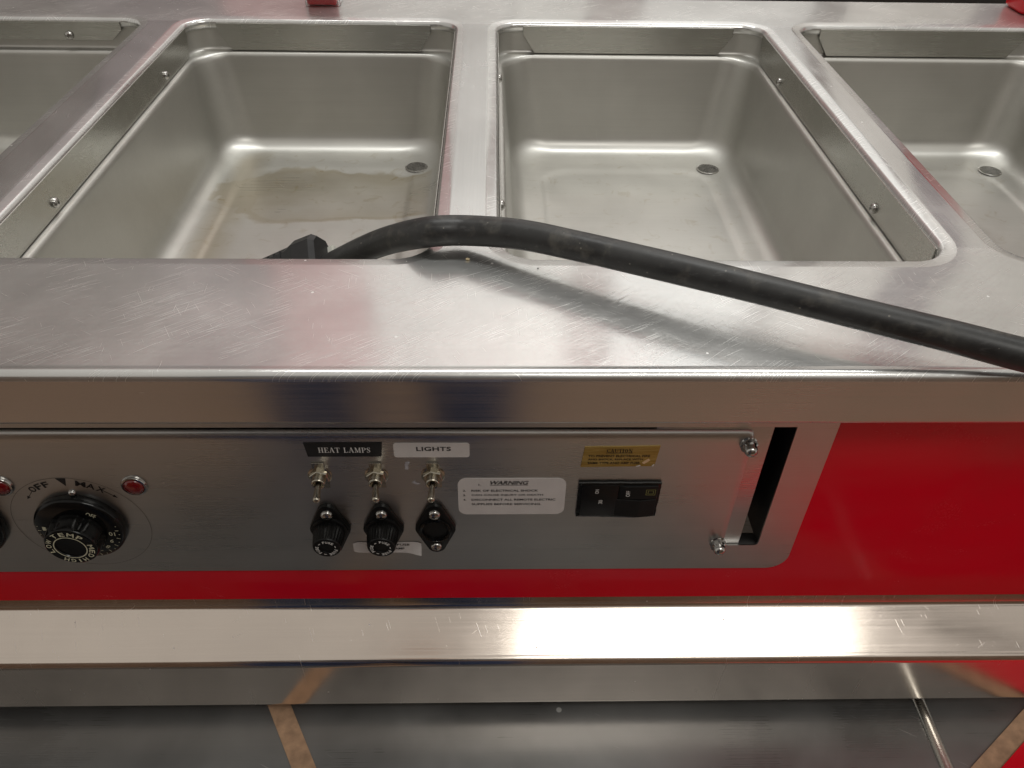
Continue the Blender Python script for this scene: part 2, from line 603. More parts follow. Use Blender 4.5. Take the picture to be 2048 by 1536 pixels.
# strokes for small serif capitals: (x0,z0,x1,z1,thickness)
TK, TN = .20, .075
SER = {
    'H': (.95, [(.2, 0, .2, 1, TK), (.75, 0, .75, 1, TK), (.2, .5, .75, .5, TN), (0, .04, .4, .04, TN), (0, .96, .4, .96, TN), (.55, .04, .95, .04, TN), (.55, .96, .95, .96, TN)]),
    'E': (.8, [(.2, 0, .2, 1, TK), (0, .96, .72, .96, TN), (0, .04, .76, .04, TN), (.2, .5, .55, .5, TN), (.72, .75, .72, 1, TN), (.76, 0, .76, .27, TN), (.55, .38, .55, .62, TN)]),
    'A': (.95, [(.1, 0, .46, 1, TN), (.46, 1, .8, 0, TK), (.22, .34, .66, .34, TN), (0, .04, .3, .04, TN), (.6, .04, 1, .04, TN)]),
    'T': (.85, [(.42, 0, .42, 1, TK), (.03, .96, .82, .96, TN), (.04, .72, .04, 1, TN), (.81, .72, .81, 1, TN), (.22, .04, .62, .04, TN)]),
    'L': (.8, [(.2, 0, .2, 1, TK), (0, .96, .4, .96, TN), (0, .04, .76, .04, TN), (.75, 0, .75, .3, TN)]),
    'M': (1.15, [(.16, 0, .16, 1, TN), (.2, 1, .55, .05, TK), (.55, .05, .92, 1, TN), (.95, 0, .95, 1, TK), (0, .04, .32, .04, TN), (.75, .04, 1.15, .04, TN), (0, .96, .25, .96, TN), (.9, .96, 1.15, .96, TN)]),
    'P': (.8, [(.2, 0, .2, 1, TK), (0, .04, .42, .04, TN), (0, .96, .5, .96, TN), (.5, .96, .68, .86, TN), (.68, .88, .68, .58, TK), (.68, .6, .5, .48, TN), (.2, .47, .52, .47, TN)]),
    'S': (.68, [(.6, .72, .58, .98, TN), (.58, .92, .32, .97, TN), (.32, .97, .12, .85, TN), (.12, .85, .14, .66, .15), (.14, .66, .54, .4, TK), (.54, .4, .56, .18, .15), (.56, .18, .36, .03, TN), (.36, .03, .1, .1, TN), (.08, 0, .06, .3, TN)]),
    'C': (.85, [(.78, .68, .78, 1, TN), (.76, .86, .5, .98, TN), (.5, .98, .25, .86, TN), (.2, .85, .14, .5, TK), (.14, .5, .22, .15, TK), (.25, .14, .5, .02, TN), (.5, .02, .8, .22, TN)]),
    'U': (.95, [(.2, 1, .2, .25, TK), (.2, .25, .36, .04, .12), (.36, .04, .6, .04, TN), (.6, .04, .76, .25, TN), (.77, .25, .77, 1, TN), (0, .96, .4, .96, TN), (.6, .96, .95, .96, TN)]),
    'I': (.4, [(.2, 0, .2, 1, TK), (0, .04, .4, .04, TN), (0, .96, .4, .96, TN)]),
    'O': (.95, [(.2, .75, .2, .25, TK), (.76, .75, .76, .25, TK), (.2, .25, .48, .03, .1), (.48, .03, .76, .25, .1), (.2, .75, .48, .97, .1), (.48, .97, .76, .75, .1)]),
    'N': (1.0, [(.16, 0, .16, 1, TN), (.18, 1, .82, 0, TK), (.82, 0, .82, 1, TN), (0, .04, .32, .04, TN), (0, .96, .24, .96, TN), (.66, .96, .98, .96, TN)]),
    ' ': (.45, [])}


def serif(s, x, y, z, wdt, hgt, mat, parent):
    """x,z centre of the line"""
    tot = sum(SER[c][0] + .12 for c in s) - .12
    k = wdt / tot
    vs, fs = [], []
    px = 0
    for ch in s:
        wd, st = SER[ch]
        for a, b, c, d, t in st:
            p, q = Vector(((px + a) * k, b * hgt)), Vector(((px + c) * k, d * hgt))
            dr = (q - p)
            if dr.length < 1e-9:
                continue
            dr.normalize()
            nn = Vector((-dr.y, dr.x)) * t * k * .5
            i = len(vs)
            for v in (p - nn, q - nn, q + nn, p + nn):
                vs.append((v.x - wdt / 2, -i * 2e-7, v.y - hgt / 2))
            fs.append((i, i + 1, i + 2, i + 3))
        px += wd + .12
    me = bpy.data.meshes.new('m')
    me.from_pydata(vs, [], fs)
    return link('lettering', me, mat, parent, (x, y, z))


def rbox_label(name, mat, x0, x1, z0, z1, r, y, parent, th=.0003, tilt=0):
    return prism(name, mat, rrect(x0, x1, z0, z1, r, 6), y - th, y, parent)


# ------------------------------------------------------------------ setting
FZ = -0.90
fl = pydata([(-4, -3, FZ), (4, -3, FZ), (4, 5, FZ), (-4, 5, FZ)], [(0, 1, 2, 3)])
fm, ft, fb = nt('floor_tile')
fg = G(ft)
br = fg.n('ShaderNodeTexBrick')
br.offset = 0
br.inputs['Scale'].default_value = 3.2
br.inputs['Brick Width'].default_value = .5
br.inputs['Row Height'].default_value = .5
br.inputs['Mortar Size'].default_value = .008
br.inputs['Color1'].default_value = (.46, .33, .25, 1)
br.inputs['Color2'].default_value = (.42, .30, .22, 1)
br.inputs['Mortar'].default_value = (.14, .10, .08, 1)
fg.l(fg.coords(), br.inputs['Vector'])
fg.l(br.outputs[0], fb.inputs['Base Color'])
fb.inputs['Roughness'].default_value = .5
tag(link('floor', fl, fm), kind='structure')

tag(box('rear_wall', plastic('rear_wall_paint', (.20, .14, .10), .6), -3, 3.4, -1.70, -1.60, FZ, 1.2), kind='structure')
# wall beyond the counter, with made-up colour panels added for the steel to reflect
wall = box('wall', plastic('wall_paint', (.30, .28, .26), .5), -3, 3.4, 2.72, 2.80, FZ, 2.6)
tag(wall, kind='structure')


def refl_panel(x0, x1, z0, z1, col, y=2.70, rough=.4):
    return box('panel', plastic('added_reflection_panel', col, rough, .06, scale=3), x0, x1, y, 2.719, z0, z1, wall)


refl_panel(-3, 3.4, FZ, 0.12, (.012, .012, .012))
refl_panel(-3, -1.32, .13, 1.88, (.24, .21, .20))
refl_panel(-1.31, -.86, .13, 1.88, (.30, .26, .27))
refl_panel(-.85, -.50, .13, 1.88, (.52, .30, .31))
refl_panel(-.49, .06, .13, 1.88, (.74, .73, .72))
refl_panel(.07, .30, .13, 1.88, (.86, .86, .84))
refl_panel(.31, .47, .13, 1.88, (.40, .34, .33))
refl_panel(.48, 1.02, .13, 1.88, (.88, .88, .88))
refl_panel(1.03, 1.12, .13, 1.88, (.22, .18, .17))
refl_panel(1.13, 1.55, .13, 1.88, (.76, .73, .70))
refl_panel(1.56, 1.80, .13, 1.88, (.24, .20, .22))
refl_panel(1.81, 3.4, .13, 1.88, (.74, .72, .68))
refl_panel(-3, .68, 1.885, 1.99, (.75, .05, .12))
refl_panel(.685, 1.34, 1.885, 1.99, (.22, .32, .42))
refl_panel(1.345, 3.4, 1.885, 1.99, (.70, .02, .05))
refl_panel(-3, 3.4, 2.0, 2.6, (.74, .72, .68))

# ------------------------------------------------------------------ steam table
BASE = (0.0, .70, FZ)
T = empty('steam_table', BASE, 'stainless steel steam table with open wells, front control panel and red side cladding', 'steam table')

PITCH = .3471
HOLES = [(-.697, -.3935), (-.3452, -.0415), (.0048, .3085), (.3500, .6535)]
HY0, HY1 = .4578, .9665
CELL = [-.90, -.3692, -.0185, .3290, 1.30]
YF, YB = .400, 1.020


def loft(rings, cap=False):
    vs, fs = [], []
    n = len(rings[0])
    for r in rings:
        vs += r
    for i in range(len(rings) - 1):
        for k in range(n):
            a, b = i * n + k, i * n + (k + 1) % n
            fs.append((a, b, b + n, a + n))
    if cap:
        fs.append([(len(rings) - 1) * n + k for k in range(n)])
    return vs, fs


# countertop: one sheet with four rounded openings
bm = bmesh.new()


def add(vs, fs):
    b = [bm.verts.new(v) for v in vs]
    for f in fs:
        try:
            bm.faces.new([b[i] for i in f])
        except ValueError:
            pass


for i, (hx0, hx1) in enumerate(HOLES):
    prof = [(.0112, 0, .037), (.0106, -.00003, .0365), (.0092, -.0004, .035), (.0026, -.0009, .0284), (.0019, -.0012, .0277), (.0012, -.0023, .027), (.0005, -.0031, .0263), (0, -.0043, .0258), (0, -.0100, .0258), (.0012, -.0102, .027)]
    d0, z0, r0 = prof[0]
    inner = rrect(hx0 - d0, hx1 + d0, HY0 - d0, HY1 + d0, r0)
    outer = []
    for q, (x, y) in enumerate(inner):
        cnr, k = divmod(q, 11)
        xx = CELL[i + 1] if cnr in (0, 3) else CELL[i]
        yy = YB if cnr in (0, 1) else YF
        side = (k < 5) if cnr in (0, 2) else (k > 5)
        outer.append((xx, yy, 0) if k == 5 else ((xx, y, 0) if side else (x, yy, 0)))
    rings = [outer]
    for d, z, r in prof:
        rings.append([(x, y, z) for x, y in rrect(hx0 - d, hx1 + d, HY0 - d, HY1 + d, r)])
    add(*loft(rings))
# front strip with a faint raised edge, rolled nose, apron and hem
X0, X1 = -.90, 1.30
prof = [(YF, 0), (.3440, 0), (.3434, .00003), (.3422, .00022), (.3408, .00060), (.3402, .00074), (.3399, .00080)]
for k in range(1, 9):
    a = PI / 2 + k * PI / 16
    prof.append((.3396 + .0050 * math.cos(a), -.0042 + .0050 * math.sin(a)))
prof += [(.3346, -.0048), (.3346, -.0056), (.3346, -.0335), (.3346, -.0343), (.3347, -.0348), (.3350, -.0355), (.3360, -.0361), (.3375, -.0366), (.3380, -.0371), (.3400, -.0393), (.3405, -.0398), (.3420, -.0405), (.3426, -.0406), (.352, -.0410)]
vs = [(x, y, z) for x in (X0, X1) for y, z in prof]
n = len(prof)
add(vs, [(k, k + 1, n + k + 1, n + k) for k in range(n - 1)])
prof = [(YB, 0), (1.062, 0), (1.064, 0), (1.0655, -.0005), (1.067, -.002), (1.0675, -.004), (1.0675, -.04)]
vs = [(x, y, z) for x in (X0, X1) for y, z in prof]
n = len(prof)
add(vs, [(k, n + k, n + k + 1, k + 1) for k in range(n - 1)])
bmesh.ops.remove_doubles(bm, verts=bm.verts, dist=3e-5)
bmesh.ops.dissolve_degenerate(bm, edges=bm.edges, dist=1e-6)
me = bm_mesh(bm)
top = link('countertop', me, M['deck'], T, (0, 0, 0), smooth=True)
me.transform(Matrix.Identity(4))
# the apron takes the finer front finish
me.materials.append(M['front'])
me.materials.append(M['divider'])
for p in me.polygons:
    if p.center.y < .3349 + .01 and p.center.z < -.0040:
        p.material_index = 1
    elif .470 < p.center.y < .955 and p.center.z > -.0005 and min(abs(p.center.x - e) for h in HOLES for e in h) < .03 and not any(h[0] < p.center.x < h[1] for h in HOLES):
        p.material_index = 2
# normals should look up on the flat part
if sum(p.normal.z * p.area for p in me.polygons) < 0:
    me.flip_normals()


def screw(parent, p, nrm, r=.0043, name='screw'):
    """domed cross-recess screw head; nrm = direction it looks"""
    pr = [(r, 0), (r, r * .25), (r * .88, r * .5), (r * .6, r * .72), (r * .25, r * .78), (r * .22, r * .45), (0, r * .4)]
    me = lathe_mesh(pr, 20, lambda a, j: 1 + (.45 * math.cos(4 * a) if j in (4, 5) else 0))
    q = Vector((0, -1, 0)).rotation_difference(Vector(nrm))
    me.transform(q.to_matrix().to_4x4())
    return link(name, me, M['chrome'], parent, p, smooth=True, sharp=.7)


def flap_plate(parent, a, b, zt, zb, cut, nrm, mat):
    """bent-down plate from a to b (xy) with 45 degree cut lower corners; nrm points into the well"""
    a, b = Vector((*a, 0)), Vector((*b, 0))
    d = (b - a).normalized()
    nn = Vector((*nrm, 0)) * .0011
    P = [a + Vector((0, 0, zt)), b + Vector((0, 0, zt)), b + Vector((0, 0, zt - .009)), b - d * cut + Vector((0, 0, zb)), a + d * cut + Vector((0, 0, zb)), a + Vector((0, 0, zt - .009))]
    c = (a + b) / 2 + Vector((0, 0, (zt + zb) / 2))
    vs = [p - c for p in P] + [p - c + nn for p in P]
    fs = [(0, 1, 2, 3, 4, 5), (11, 10, 9, 8, 7, 6)] + [(i, i + 6, (i + 1) % 6 + 6, (i + 1) % 6) for i in range(6)]
    bm = bmesh.new()
    bv = [bm.verts.new(v) for v in vs]
    for f in fs:
        bm.faces.new([bv[i] for i in f])
    bmesh.ops.recalc_face_normals(bm, faces=bm.faces)
    bmesh.ops.bevel(bm, geom=bm.edges[:], offset=.0003, segments=1, affect='EDGES')
    return link('flap', bm_mesh(bm), mat, parent, c)


FL = []
for i, (x0, x1) in enumerate(HOLES):
    cx, cy = (x0 + x1) / 2, (HY0 + HY1) / 2
    # ---- basin
    spec = [(-.0030, -.0040, .029), (-.0030, -.0305, .029), (-.0026, -.0330, .029), (-.0012, -.0346, .030), (.0008, -.0350, .031), (.0040, -.0352, .033),
            (.0056, -.0362, .034), (.0068, -.0388, .035), (.0072, -.0425, .036), (.0080, -.0500, .037), (.0145, -.1180, .040), (.0152, -.1250, .041)]
    for k in range(1, 8):
        a = k * PI / 16 * 1.0
        spec.append((.0152 + .021 * (1 - math.cos(k * PI / 14)), -.1250 - .021 * math.sin(k * PI / 14), .041 + .006 * k / 7))
    spec += [(.0400, -.14615, .046), (.0520, -.1466, .042), (.0560, -.1469, .039), (.0590, -.1474, .036), (.0620, -.1480, .034), (.0650, -.1484, .032), (.0680, -.1485, .030), (.0720, -.1485, .030)]
    rings = []
    for d, z, r in spec:
        # the pressed field of the floor sits a little nearer the front than the back
        e = max(0, d - .04)
        rings.append([(x, y, z) for x, y in rrect(x0 + d - e * .35, x1 - d + e * .35, HY0 + d, HY1 - d - e * .55, r)])
    vs, fs = loft(rings, cap=True)
    o = Vector((0, 0, 0))
    me = pydata(vs, fs)
    if me.polygons[-1].normal.z < 0:
        me.flip_normals()
    bs = link('basin', me, M['basin'], T, (0, 0, 0), smooth=True)
    # ---- drain strainer in the back right corner
    dc = Vector((x1 - .0495, .898, -.1462))
    me = lathe_mesh([(.0135, 0), (.0135, .0006), (.0120, .0010), (.0118, .0002), (0, .0002)], 32)
    me.transform(Matrix.Rotation(-PI / 2, 4, 'X'))
    dr = link('drain', me, M['chrome'], bs, dc, smooth=True, sharp=.5)
    vs, fs = [], []
    for q in range(-6, 7):
        for s in (0, 1):
            hw = math.sqrt(max(0, .0118 ** 2 - (q * .0019) ** 2))
            if hw < .002:
                continue
            k = len(vs)
            t = .0004
            if s:
                vs += [(-hw, q * .0019 - t, .0009), (hw, q * .0019 - t, .0009), (hw, q * .0019 + t, .0009), (-hw, q * .0019 + t, .0009)]
            else:
                vs += [(q * .0019 - t, -hw, .0007), (q * .0019 + t, -hw, .0007), (q * .0019 + t, hw, .0007), (q * .0019 - t, hw, .0007)]
            fs.append((k, k + 1, k + 2, k + 3))
    me = bpy.data.meshes.new('m')
    me.from_pydata(vs, [], fs)
    link('strainer', me, M['mesh'], bs, dc)
    # ---- bent-down flaps
    zb = -.0340 if i else -.0245
    e = .0004
    yb = HY1 - e
    fb_ = flap_plate(T, (x0 + .030, yb), (x1 - .030, yb), -.0042, zb, .014, (0, -1), M['flap'])
    ff_ = flap_plate(T, (x0 + .030, HY0 + e), (x1 - .030, HY0 + e), -.0042, -.0340, .014, (0, 1), M['flap'])
    fl_ = flap_plate(T, (x0 + e, HY0 + .020), (x0 + e, HY1 - .022), -.0042, -.0340, .006, (1, 0), M['flap'])
    fr_ = flap_plate(T, (x1 - e, HY0 + .020), (x1 - e, HY1 - .022), -.0042, -.0340, .006, (-1, 0), M['flap'])
    for y in (.8575, .577):
        screw(fl_, (x0 + e + .0012, y, -.0255), (1, 0, 0))
        screw(fr_, (x1 - e - .0012, y, -.0265), (-1, 0, 0))
    if i == 0:
        screw(fb_, (-.484, yb - .0012, -.0195), (0, -1, 0), .0048)

# ---- bezel plate with its cut-out, control panel, cavity
BY = .3505
pts = [(-.90, -.0405), (.2110, -.0405), (.2106, -.1790)] + arc(.2106 - .0145, -.1790, .0145, 0, -PI / 2, 8)[1:] + \
      [(-.90, -.1935), (-.90, -.1676), (.1825, -.1676)] + arc(.1825, -.1646, .003, -PI / 2, 0, 5)[1:] + [(.1855, -.0535), (-.90, -.0535)]
bez = prism('bezel', M['panel'], pts, BY, BY + .0014, T)
# returns round the cut-out (folded in), inner bracket and dark back
box('cutout_return', M['panel'], -.90, .1855, BY + .0016, .3620, -.1700, -.1680, bez, .0003)
box('inner_bracket', M['panel'], .10, .1725, .3522, .3535, -.1676, -.0440, bez, .0005)
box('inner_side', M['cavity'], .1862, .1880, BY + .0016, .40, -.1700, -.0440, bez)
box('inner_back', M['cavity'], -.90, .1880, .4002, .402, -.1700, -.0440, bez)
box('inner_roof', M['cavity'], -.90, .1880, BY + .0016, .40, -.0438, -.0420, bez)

PY = .3490
pp = [(.3600, -.0560), (.3540, -.0562), (.3518, -.0568), (.3503, -.0580), (.3494, -.0598), (PY, -.0625), (PY, -.0660), (PY, -.1660), (PY, -.1684), (.3494, -.16885), (.3520, -.1689)]
vs, fs = [], []
xs = [-.90, .1560, .1590, .1600, .1605]
for ix, x in enumerate(xs):
    for y, z in pp:
        yy = y
        if ix == 2: yy = y + .0001
        if ix == 3: yy = y + .0004
        if ix == 4: yy = y + .0012
        # rounded top corner
        zz = z - (0, 0, .0008, .0018, .0036)[ix] if z > -.0600 else z
        vs.append((x, yy, zz))
# side return
for y, z in pp:
    vs.append((.1605, .3600, z - .0036 if z > -.06 else z))
n = len(pp)
for i in range(len(xs)):
    for k in range(n - 1):
        a = i * n + k
        fs.append((a, a + n, a + n + 1, a + 1))
me = pydata(vs, fs, (0, .36, -.11))
cp = link('control_panel', me, M['panel'], T, (0, .36, -.11), smooth=True, sharp=.7)

for (x, z) in ((.1578, -.0665), (.1562, -.1630)):
    hexm = lambda a, j: (1 / max(abs(math.cos((a + PI / 6) % (PI / 3) - PI / 6)), .5)) if j in (1, 2) else 1
    nut = lathe('acorn_nut', M['chrome'], [(.0056, 0), (.0047, .0007), (.0047, .0036), (.0043, .0044), (.0042, .0060), (.0036, .0078), (.0024, .0090), (.0009, .0095)], (x, PY, z), T, 36, hexm, .5)

# ---- pilot lights
for x in (-.2268, -.3105):
    ring = lathe('pilot_light', M['chrome'], [(.0083, 0), (.0083, .0010), (.0078, .0019), (.0068, .0022), (.0064, .0016)], (x, PY, -.1020), T, 40, None, .6)
    lathe('lens', M['lens'], [(.0064, 0), (.0064, .0016), (.0058, .0028), (.0042, .0038), (.0020, .0043), (0.0004, .0044)], (x, PY, -.1020), ring, 32, None, .8)


# ---- thermostat knobs
def circ_text(s, c, y, rad, a_mid, step, wd, hg, mat, parent, inward=False, bold=.0):
    """letters of s spaced along a circle; a_mid = angle of middle, clockwise reading"""
    n = len(s)
    for i, ch in enumerate(s):
        if ch == ' ':
            continue
        a = a_mid - (i - (n - 1) / 2) * step
        ww = wd * {'I': .35, '1': .5, 'M': 1.2, 'W': 1.3}.get(ch, 1)
        text(ch, c[0] + rad * math.cos(a), y, c[1] + rad * math.sin(a), ww, hg, mat, parent, 'lettering', rot=a - PI / 2, bold=bold)


def knob(cx, cz, full=True):
    k = lathe('thermostat_knob', M['black'], [(.0284, 0), (.0288, .0010), (.0286, .0040), (.0280, .0056), (.0266, .0066), (.0180, .0074), (.0160, .0075)], (cx, PY, cz), T, 96, None, .9)
    grip = lathe('grip', M['black'], [(.0180, .0078), (.0178, .0120), (.0172, .0165), (.0166, .0190), (.0163, .0196), (.0157, .0200), (.0100, .0201), (.0096, .0194), (.0020, .0192)], (cx, PY, cz), k, 120,
                 lambda a, j: 1 - (.10 * max(0, math.cos(6 * a)) ** 2.5 if j < 3 else 0), .45)
    # chrome set pin on top of the skirt
    lathe('pin', M['chrome'], [(.0024, 0), (.0023, .0012), (.0013, .0022), (.0002, .0025)], (cx + .0035, PY - .0001, cz + .0305), k, 20, None, 1)
    if not full:
        return
    y = PY - .0204
    ring = flat_ring(.0098, .0105, 64)
    link('ring_mark', ring, M['cream_ink'], k, (cx, PY - .0204, cz))
    circ_text('TEMP', (cx, cz), y, .0132, PI / 2 - .10, .42, .0036, .0036, M['cream_ink'], k, bold=.02)
    circ_text('LOW', (cx, cz), y, .0132, PI - .12, .36, .0034, .0034, M['cream_ink'], k, bold=.02)
    circ_text('MED', (cx, cz), y, .0132, -.28, .36, .0034, .0034, M['cream_ink'], k, bold=.02)
    circ_text('HIGH', (cx, cz), y, .0132, -PI / 2, .32, .0030, .0034, M['cream_ink'], k, bold=.02)
    # scale on the skirt face
    ys = lambda r: PY - (.0066 + (.0266 - r) / .0086 * .0008) - .00025
    text('OFF', cx + .0130, ys(.0225), cz + .0160, .0062, .0040, M['cream_ink'], k, rot=-.50, bold=.01)
    for i in range(26):
        a = math.radians(168 + i * 9.2)
        if a > math.radians(378):
            break
        r0, r1 = (.0260, .0236) if i % 2 else (.0260, .0252)
        d = Vector((math.cos(a), 0, math.sin(a)))
        s = Vector((-d.z, 0, d.x)) * .00022
        c0 = Vector((cx, 0, cz))
        vs = [d * r0 - s, d * r0 + s, d * r1 + s, d * r1 - s]
        me = bpy.data.meshes.new('m')
        me.from_pydata([(v.x, ys((r0 + r1) / 2) - PY, v.z) for v in vs], [], [(0, 1, 2, 3)])
        link('tick', me, M['cream_ink'], k, (cx, PY, cz))
    for i, ch in enumerate(('1', '2', '3', '4', '5', '6', '7', '8', '9', '10')):
        a = math.radians(171 + i * 20.3)
        text(ch, cx + .0212 * math.cos(a), ys(.0212), cz + .0212 * math.sin(a), .0022 if len(ch) == 1 else .004, .0036, M['cream_ink'], k, rot=a + PI, bold=.01)


KX, KZ = -.2715, -.1392
knob(KX, KZ)
knob(-.3500, -.1385)
# printed dial legend on the panel
pr = prism('pointer_mark', M['ink'], [(-.2745, -.0958), (-.2682, -.0958), (-.2700, -.1028)], PY - .0002, PY - .00005, T)
circ_text('OFF', (KX, KZ), PY - .0002, .0392, math.radians(114), .135, .0043, .0050, M['ink'], pr, bold=.02)
circ_text('MAX', (KX, KZ), PY - .0002, .0398, math.radians(65), .155, .0052, .0050, M['ink'], pr, bold=.02)


def arrow(a, b):
    a, b = Vector(a), Vector(b)
    d = (b - a).normalized()
    s = Vector((-d.y, d.x))
    pts = [a - s * .0002, b - d * .003 - s * .0002, b - d * .003 - s * .0011, b, b - d * .003 + s * .0011, b - d * .003 + s * .0002, a + s * .0002]
    prism('arrow_mark', M['ink'], [(p.x, p.y) for p in pts], PY - .0002, PY - .00005, pr)


arrow((-.2925, -.1070), (-.2985, -.1150))
arrow((-.2490, -.1065), (-.2410, -.1140))
me = flat_ring(.0437, .0440, 90)
link('dial_outline', me, plastic('faint_ring', (.16, .14, .12), .5), pr, (KX, PY - .00015, KZ))

# ---- toggle switches
hex2 = lambda a, j: (1 / math.cos((a + .35) % (PI / 3) - PI / 6))
TG = []
for (x, tip) in ((-.1088, (-.1074, -.0930)), (-.0733, (-.0713, -.0927)), (-.0377, (-.0378, -.0929))):
    z = -.0935
    t = lathe('toggle_switch', M['brass'], [(.0076, 0), (.0076, .0007), (.0072, .0009), (.0050, .0009)], (x, PY, z), T, 36, None, .6)
    TG.append(t)
    lathe('nut', M['brass'], [(.0056, .0009), (.0056, .0030), (.0052, .0034), (.0044, .0034)], (x, PY, z), t, 36, hex2, .4)
    lathe('bushing', M['brass'], [(.0043, .0034), (.0043, .0078), (.0040, .0082), (.0032, .0080), (.0028, .0060)], (x, PY, z), t, 28, None, .6)
    box('tab', M['brass'], x - .0038, x + .0038, PY - .0010, PY - .0002, z + .004, z + .0118, t, .0002, 1)
    box('tab', M['brass'], x + .0012, x + .0052, PY - .0009, PY - .0002, z - .0110, z - .005, t, .0002, 1)
    lv = lathe('lever', M['brass'], [(.0016, .0050), (.0017, .0100), (.0021, .0170), (.0024, .0205), (.0022, .0218), (.0012, .0226), (.0003, .0228)], (x, PY, z), t, 24, None, .8)
    for v in lv.data.vertices:
        k = max(0, -v.co.y - .005) / .0178
        v.co.x += (tip[0] - x) * k
        v.co.z += (tip[1] - z) * k

# ---- fuse holders


def hull(parts):
    pts = []
    for cx, cz, r in parts:
        pts += [(cx + r * math.cos(2 * PI * k / 40), cz + r * math.sin(2 * PI * k / 40)) for k in range(40)]
    pts = sorted(set(pts))

    def half(ps):
        h = []
        for p in ps:
            while len(h) > 1 and (h[-1][0] - h[-2][0]) * (p[1] - h[-2][1]) - (h[-1][1] - h[-2][1]) * (p[0] - h[-2][0]) <= 0:
                h.pop()
            h.append(p)
        return h
    a, b = half(pts), half(pts[::-1])
    return a[:-1] + b[:-1]


for i, fx in enumerate((-.1085, -.0730, -.0383)):
    fz = -.1436
    d = prism('fuse_holder', M['fuseblack'], hull([(fx - .0055, fz, .0080), (fx + .0055, fz, .0080), (fx, fz, .0125), (fx, fz + .0172, .0062), (fx, fz - .0178, .0062)]), PY - .0032, PY - .0001, T, bev=.0006)
    screw(d, (fx, PY - .0033, fz + .0162), (0, -1, .0), .0041)
    screw(d, (fx, PY - .0033, fz - .0166), (0, -1, .0), .0038)
    if i < 2:
        lathe('collar', M['fuseblack'], [(.0122, .0030), (.0120, .0048), (.0108, .0052)], (fx, PY, fz), d, 48, None, .6)
        cap = lathe('fuse_cap', M['fuseblack'], [(.0100, .0050), (.0106, .0060), (.0104, .0100), (.0094, .0166), (.0092, .0174), (.0088, .0181), (.0080, .0183), (.0045, .0183), (.0043, .0177), (.0004, .0177)],
                    (fx, PY, fz), d, 168, lambda a, j: 1 - (.055 * (.5 + .5 * math.cos(28 * a)) ** 1.0 if 0 < j < 4 else 0), .5)
        rt = .25 + i * .2
        WL[cap.name] = Vector((fx, PY, fz))
        for q in range(3):
            a = PI / 2 - rt - q * 2 * PI / 3
            circ_text('FUSE', (fx, fz), PY - .0185, .0062, a, .31, .0015, .0021, M['white_ink'], cap, bold=.03)
            b = a - PI / 3
            text('-', fx + .0060 * math.cos(b), PY - .0185, fz + .0060 * math.sin(b), .0017, .0006, M['white_ink'], cap, rot=b - PI / 2)
    else:
        lathe('socket', M['black'], [(.0112, .0030), (.0110, .0046), (.0100, .0050), (.0088, .0044), (.0084, -.004), (.0076, -.004), (.0074, -.009), (.0002, -.009)], (fx, PY, fz), d, 48, None, .6)

# ---- stickers and their lettering
LB = PY - .0001
s = prism('heat_lamps_label', M['black_label'], [(-.1151, -.0645), (-.0673, -.0643), (-.0686, -.0765), (-.1138, -.0765)], LB - .0003, LB, T)
serif('HEAT LAMPS', -.0908, LB - .0005, -.0706, .0318, .0044, M['white_ink'], s)
s = rbox_label('lights_label', M['white_label'], -.0608, -.0142, -.0772, -.0650, .0020, LB, T)
text('LIGHTS', -.0362, LB - .0005, -.0697, .0212, .0036, M['ink'], s, bold=.018, space=1.05)
s = rbox_label('warning_label', M['white_label'], -.0224, .0472, -.1312, -.0965, .0058, LB, T)
text('1.', -.0082, LB - .0005, -.1022, .0016, .0018, M['ink'], s, bold=.014)
text('WARNING', .0108, LB - .0005, -.1003, .0246, .0034, M['ink'], s, shear=.3, bold=.02)
box('underline', M['ink'], -.0016, .0228, LB - .0005, LB - .0004, -.10275, -.1024, s)
for j, (nm, tx, x1_) in enumerate((('2.', 'RISK OF ELECTRICAL SHOCK', .0293), ('3.', 'CAN CAUSE INJURY OR DEATH', .0327), ('4.', 'DISCONNECT ALL REMOTE ELECTRIC', .0410), (None, 'SUPPLIES BEFORE SERVICING.', .0318))):
    zz = -.1078 - j * .00435
    if nm:
        text(nm, -.0182, LB - .0005, zz, .0020, .0017, M['ink'], s, bold=.014)
    text(tx, (-.0137 + x1_) / 2, LB - .0005, zz, x1_ + .0137, .0019, M['ink'], s, bold=.014)
s = prism('caution_label', M['gold'], [(.0567, -.0686), (.1034, -.0676), (.1018, -.0855), (.0552, -.0862)], LB - .0003, LB, T)
serif('CAUTION', .0785, LB - .0005, -.0716, .0160, .0030, M['ink'], s)
box('underline', M['ink'], .0702, .0868, LB - .0005, LB - .0004, -.0738, -.0735, s)
for j, (tx, a, b) in enumerate((('TO PREVENT ELECTRICAL FIRE', .0594, .0980), ('AND SHOCK, REPLACE WITH', .0594, .0938), ('SAME TYPE AND AMP FUSE.', .0594, .0925))):
    text(tx, (a + b) / 2, LB - .0005, -.0763 - j * .0031, b - a, .0018, M['ink'], s, bold=.014)
prism('torn_patch', plastic('worn_foil', (.75, .52, .30), .4), [(.0935, -.0822), (.0955, -.0800), (.0975, -.0785), (.0978, -.0795), (.0985, -.0798), (.0970, -.0815), (.0950, -.0832)], LB - .0006, LB - .0004, s)
prism('torn_patch', M['white_label'], [(.0900, -.0853), (.0925, -.0842), (.0930, -.0848), (.0915, -.0857)], LB - .0006, LB - .0004, s)
prism('torn_patch', M['white_label'], [(.1000, -.0850), (.1012, -.0835), (.1016, -.0842), (.1010, -.0855)], LB - .0006, LB - .0004, s)
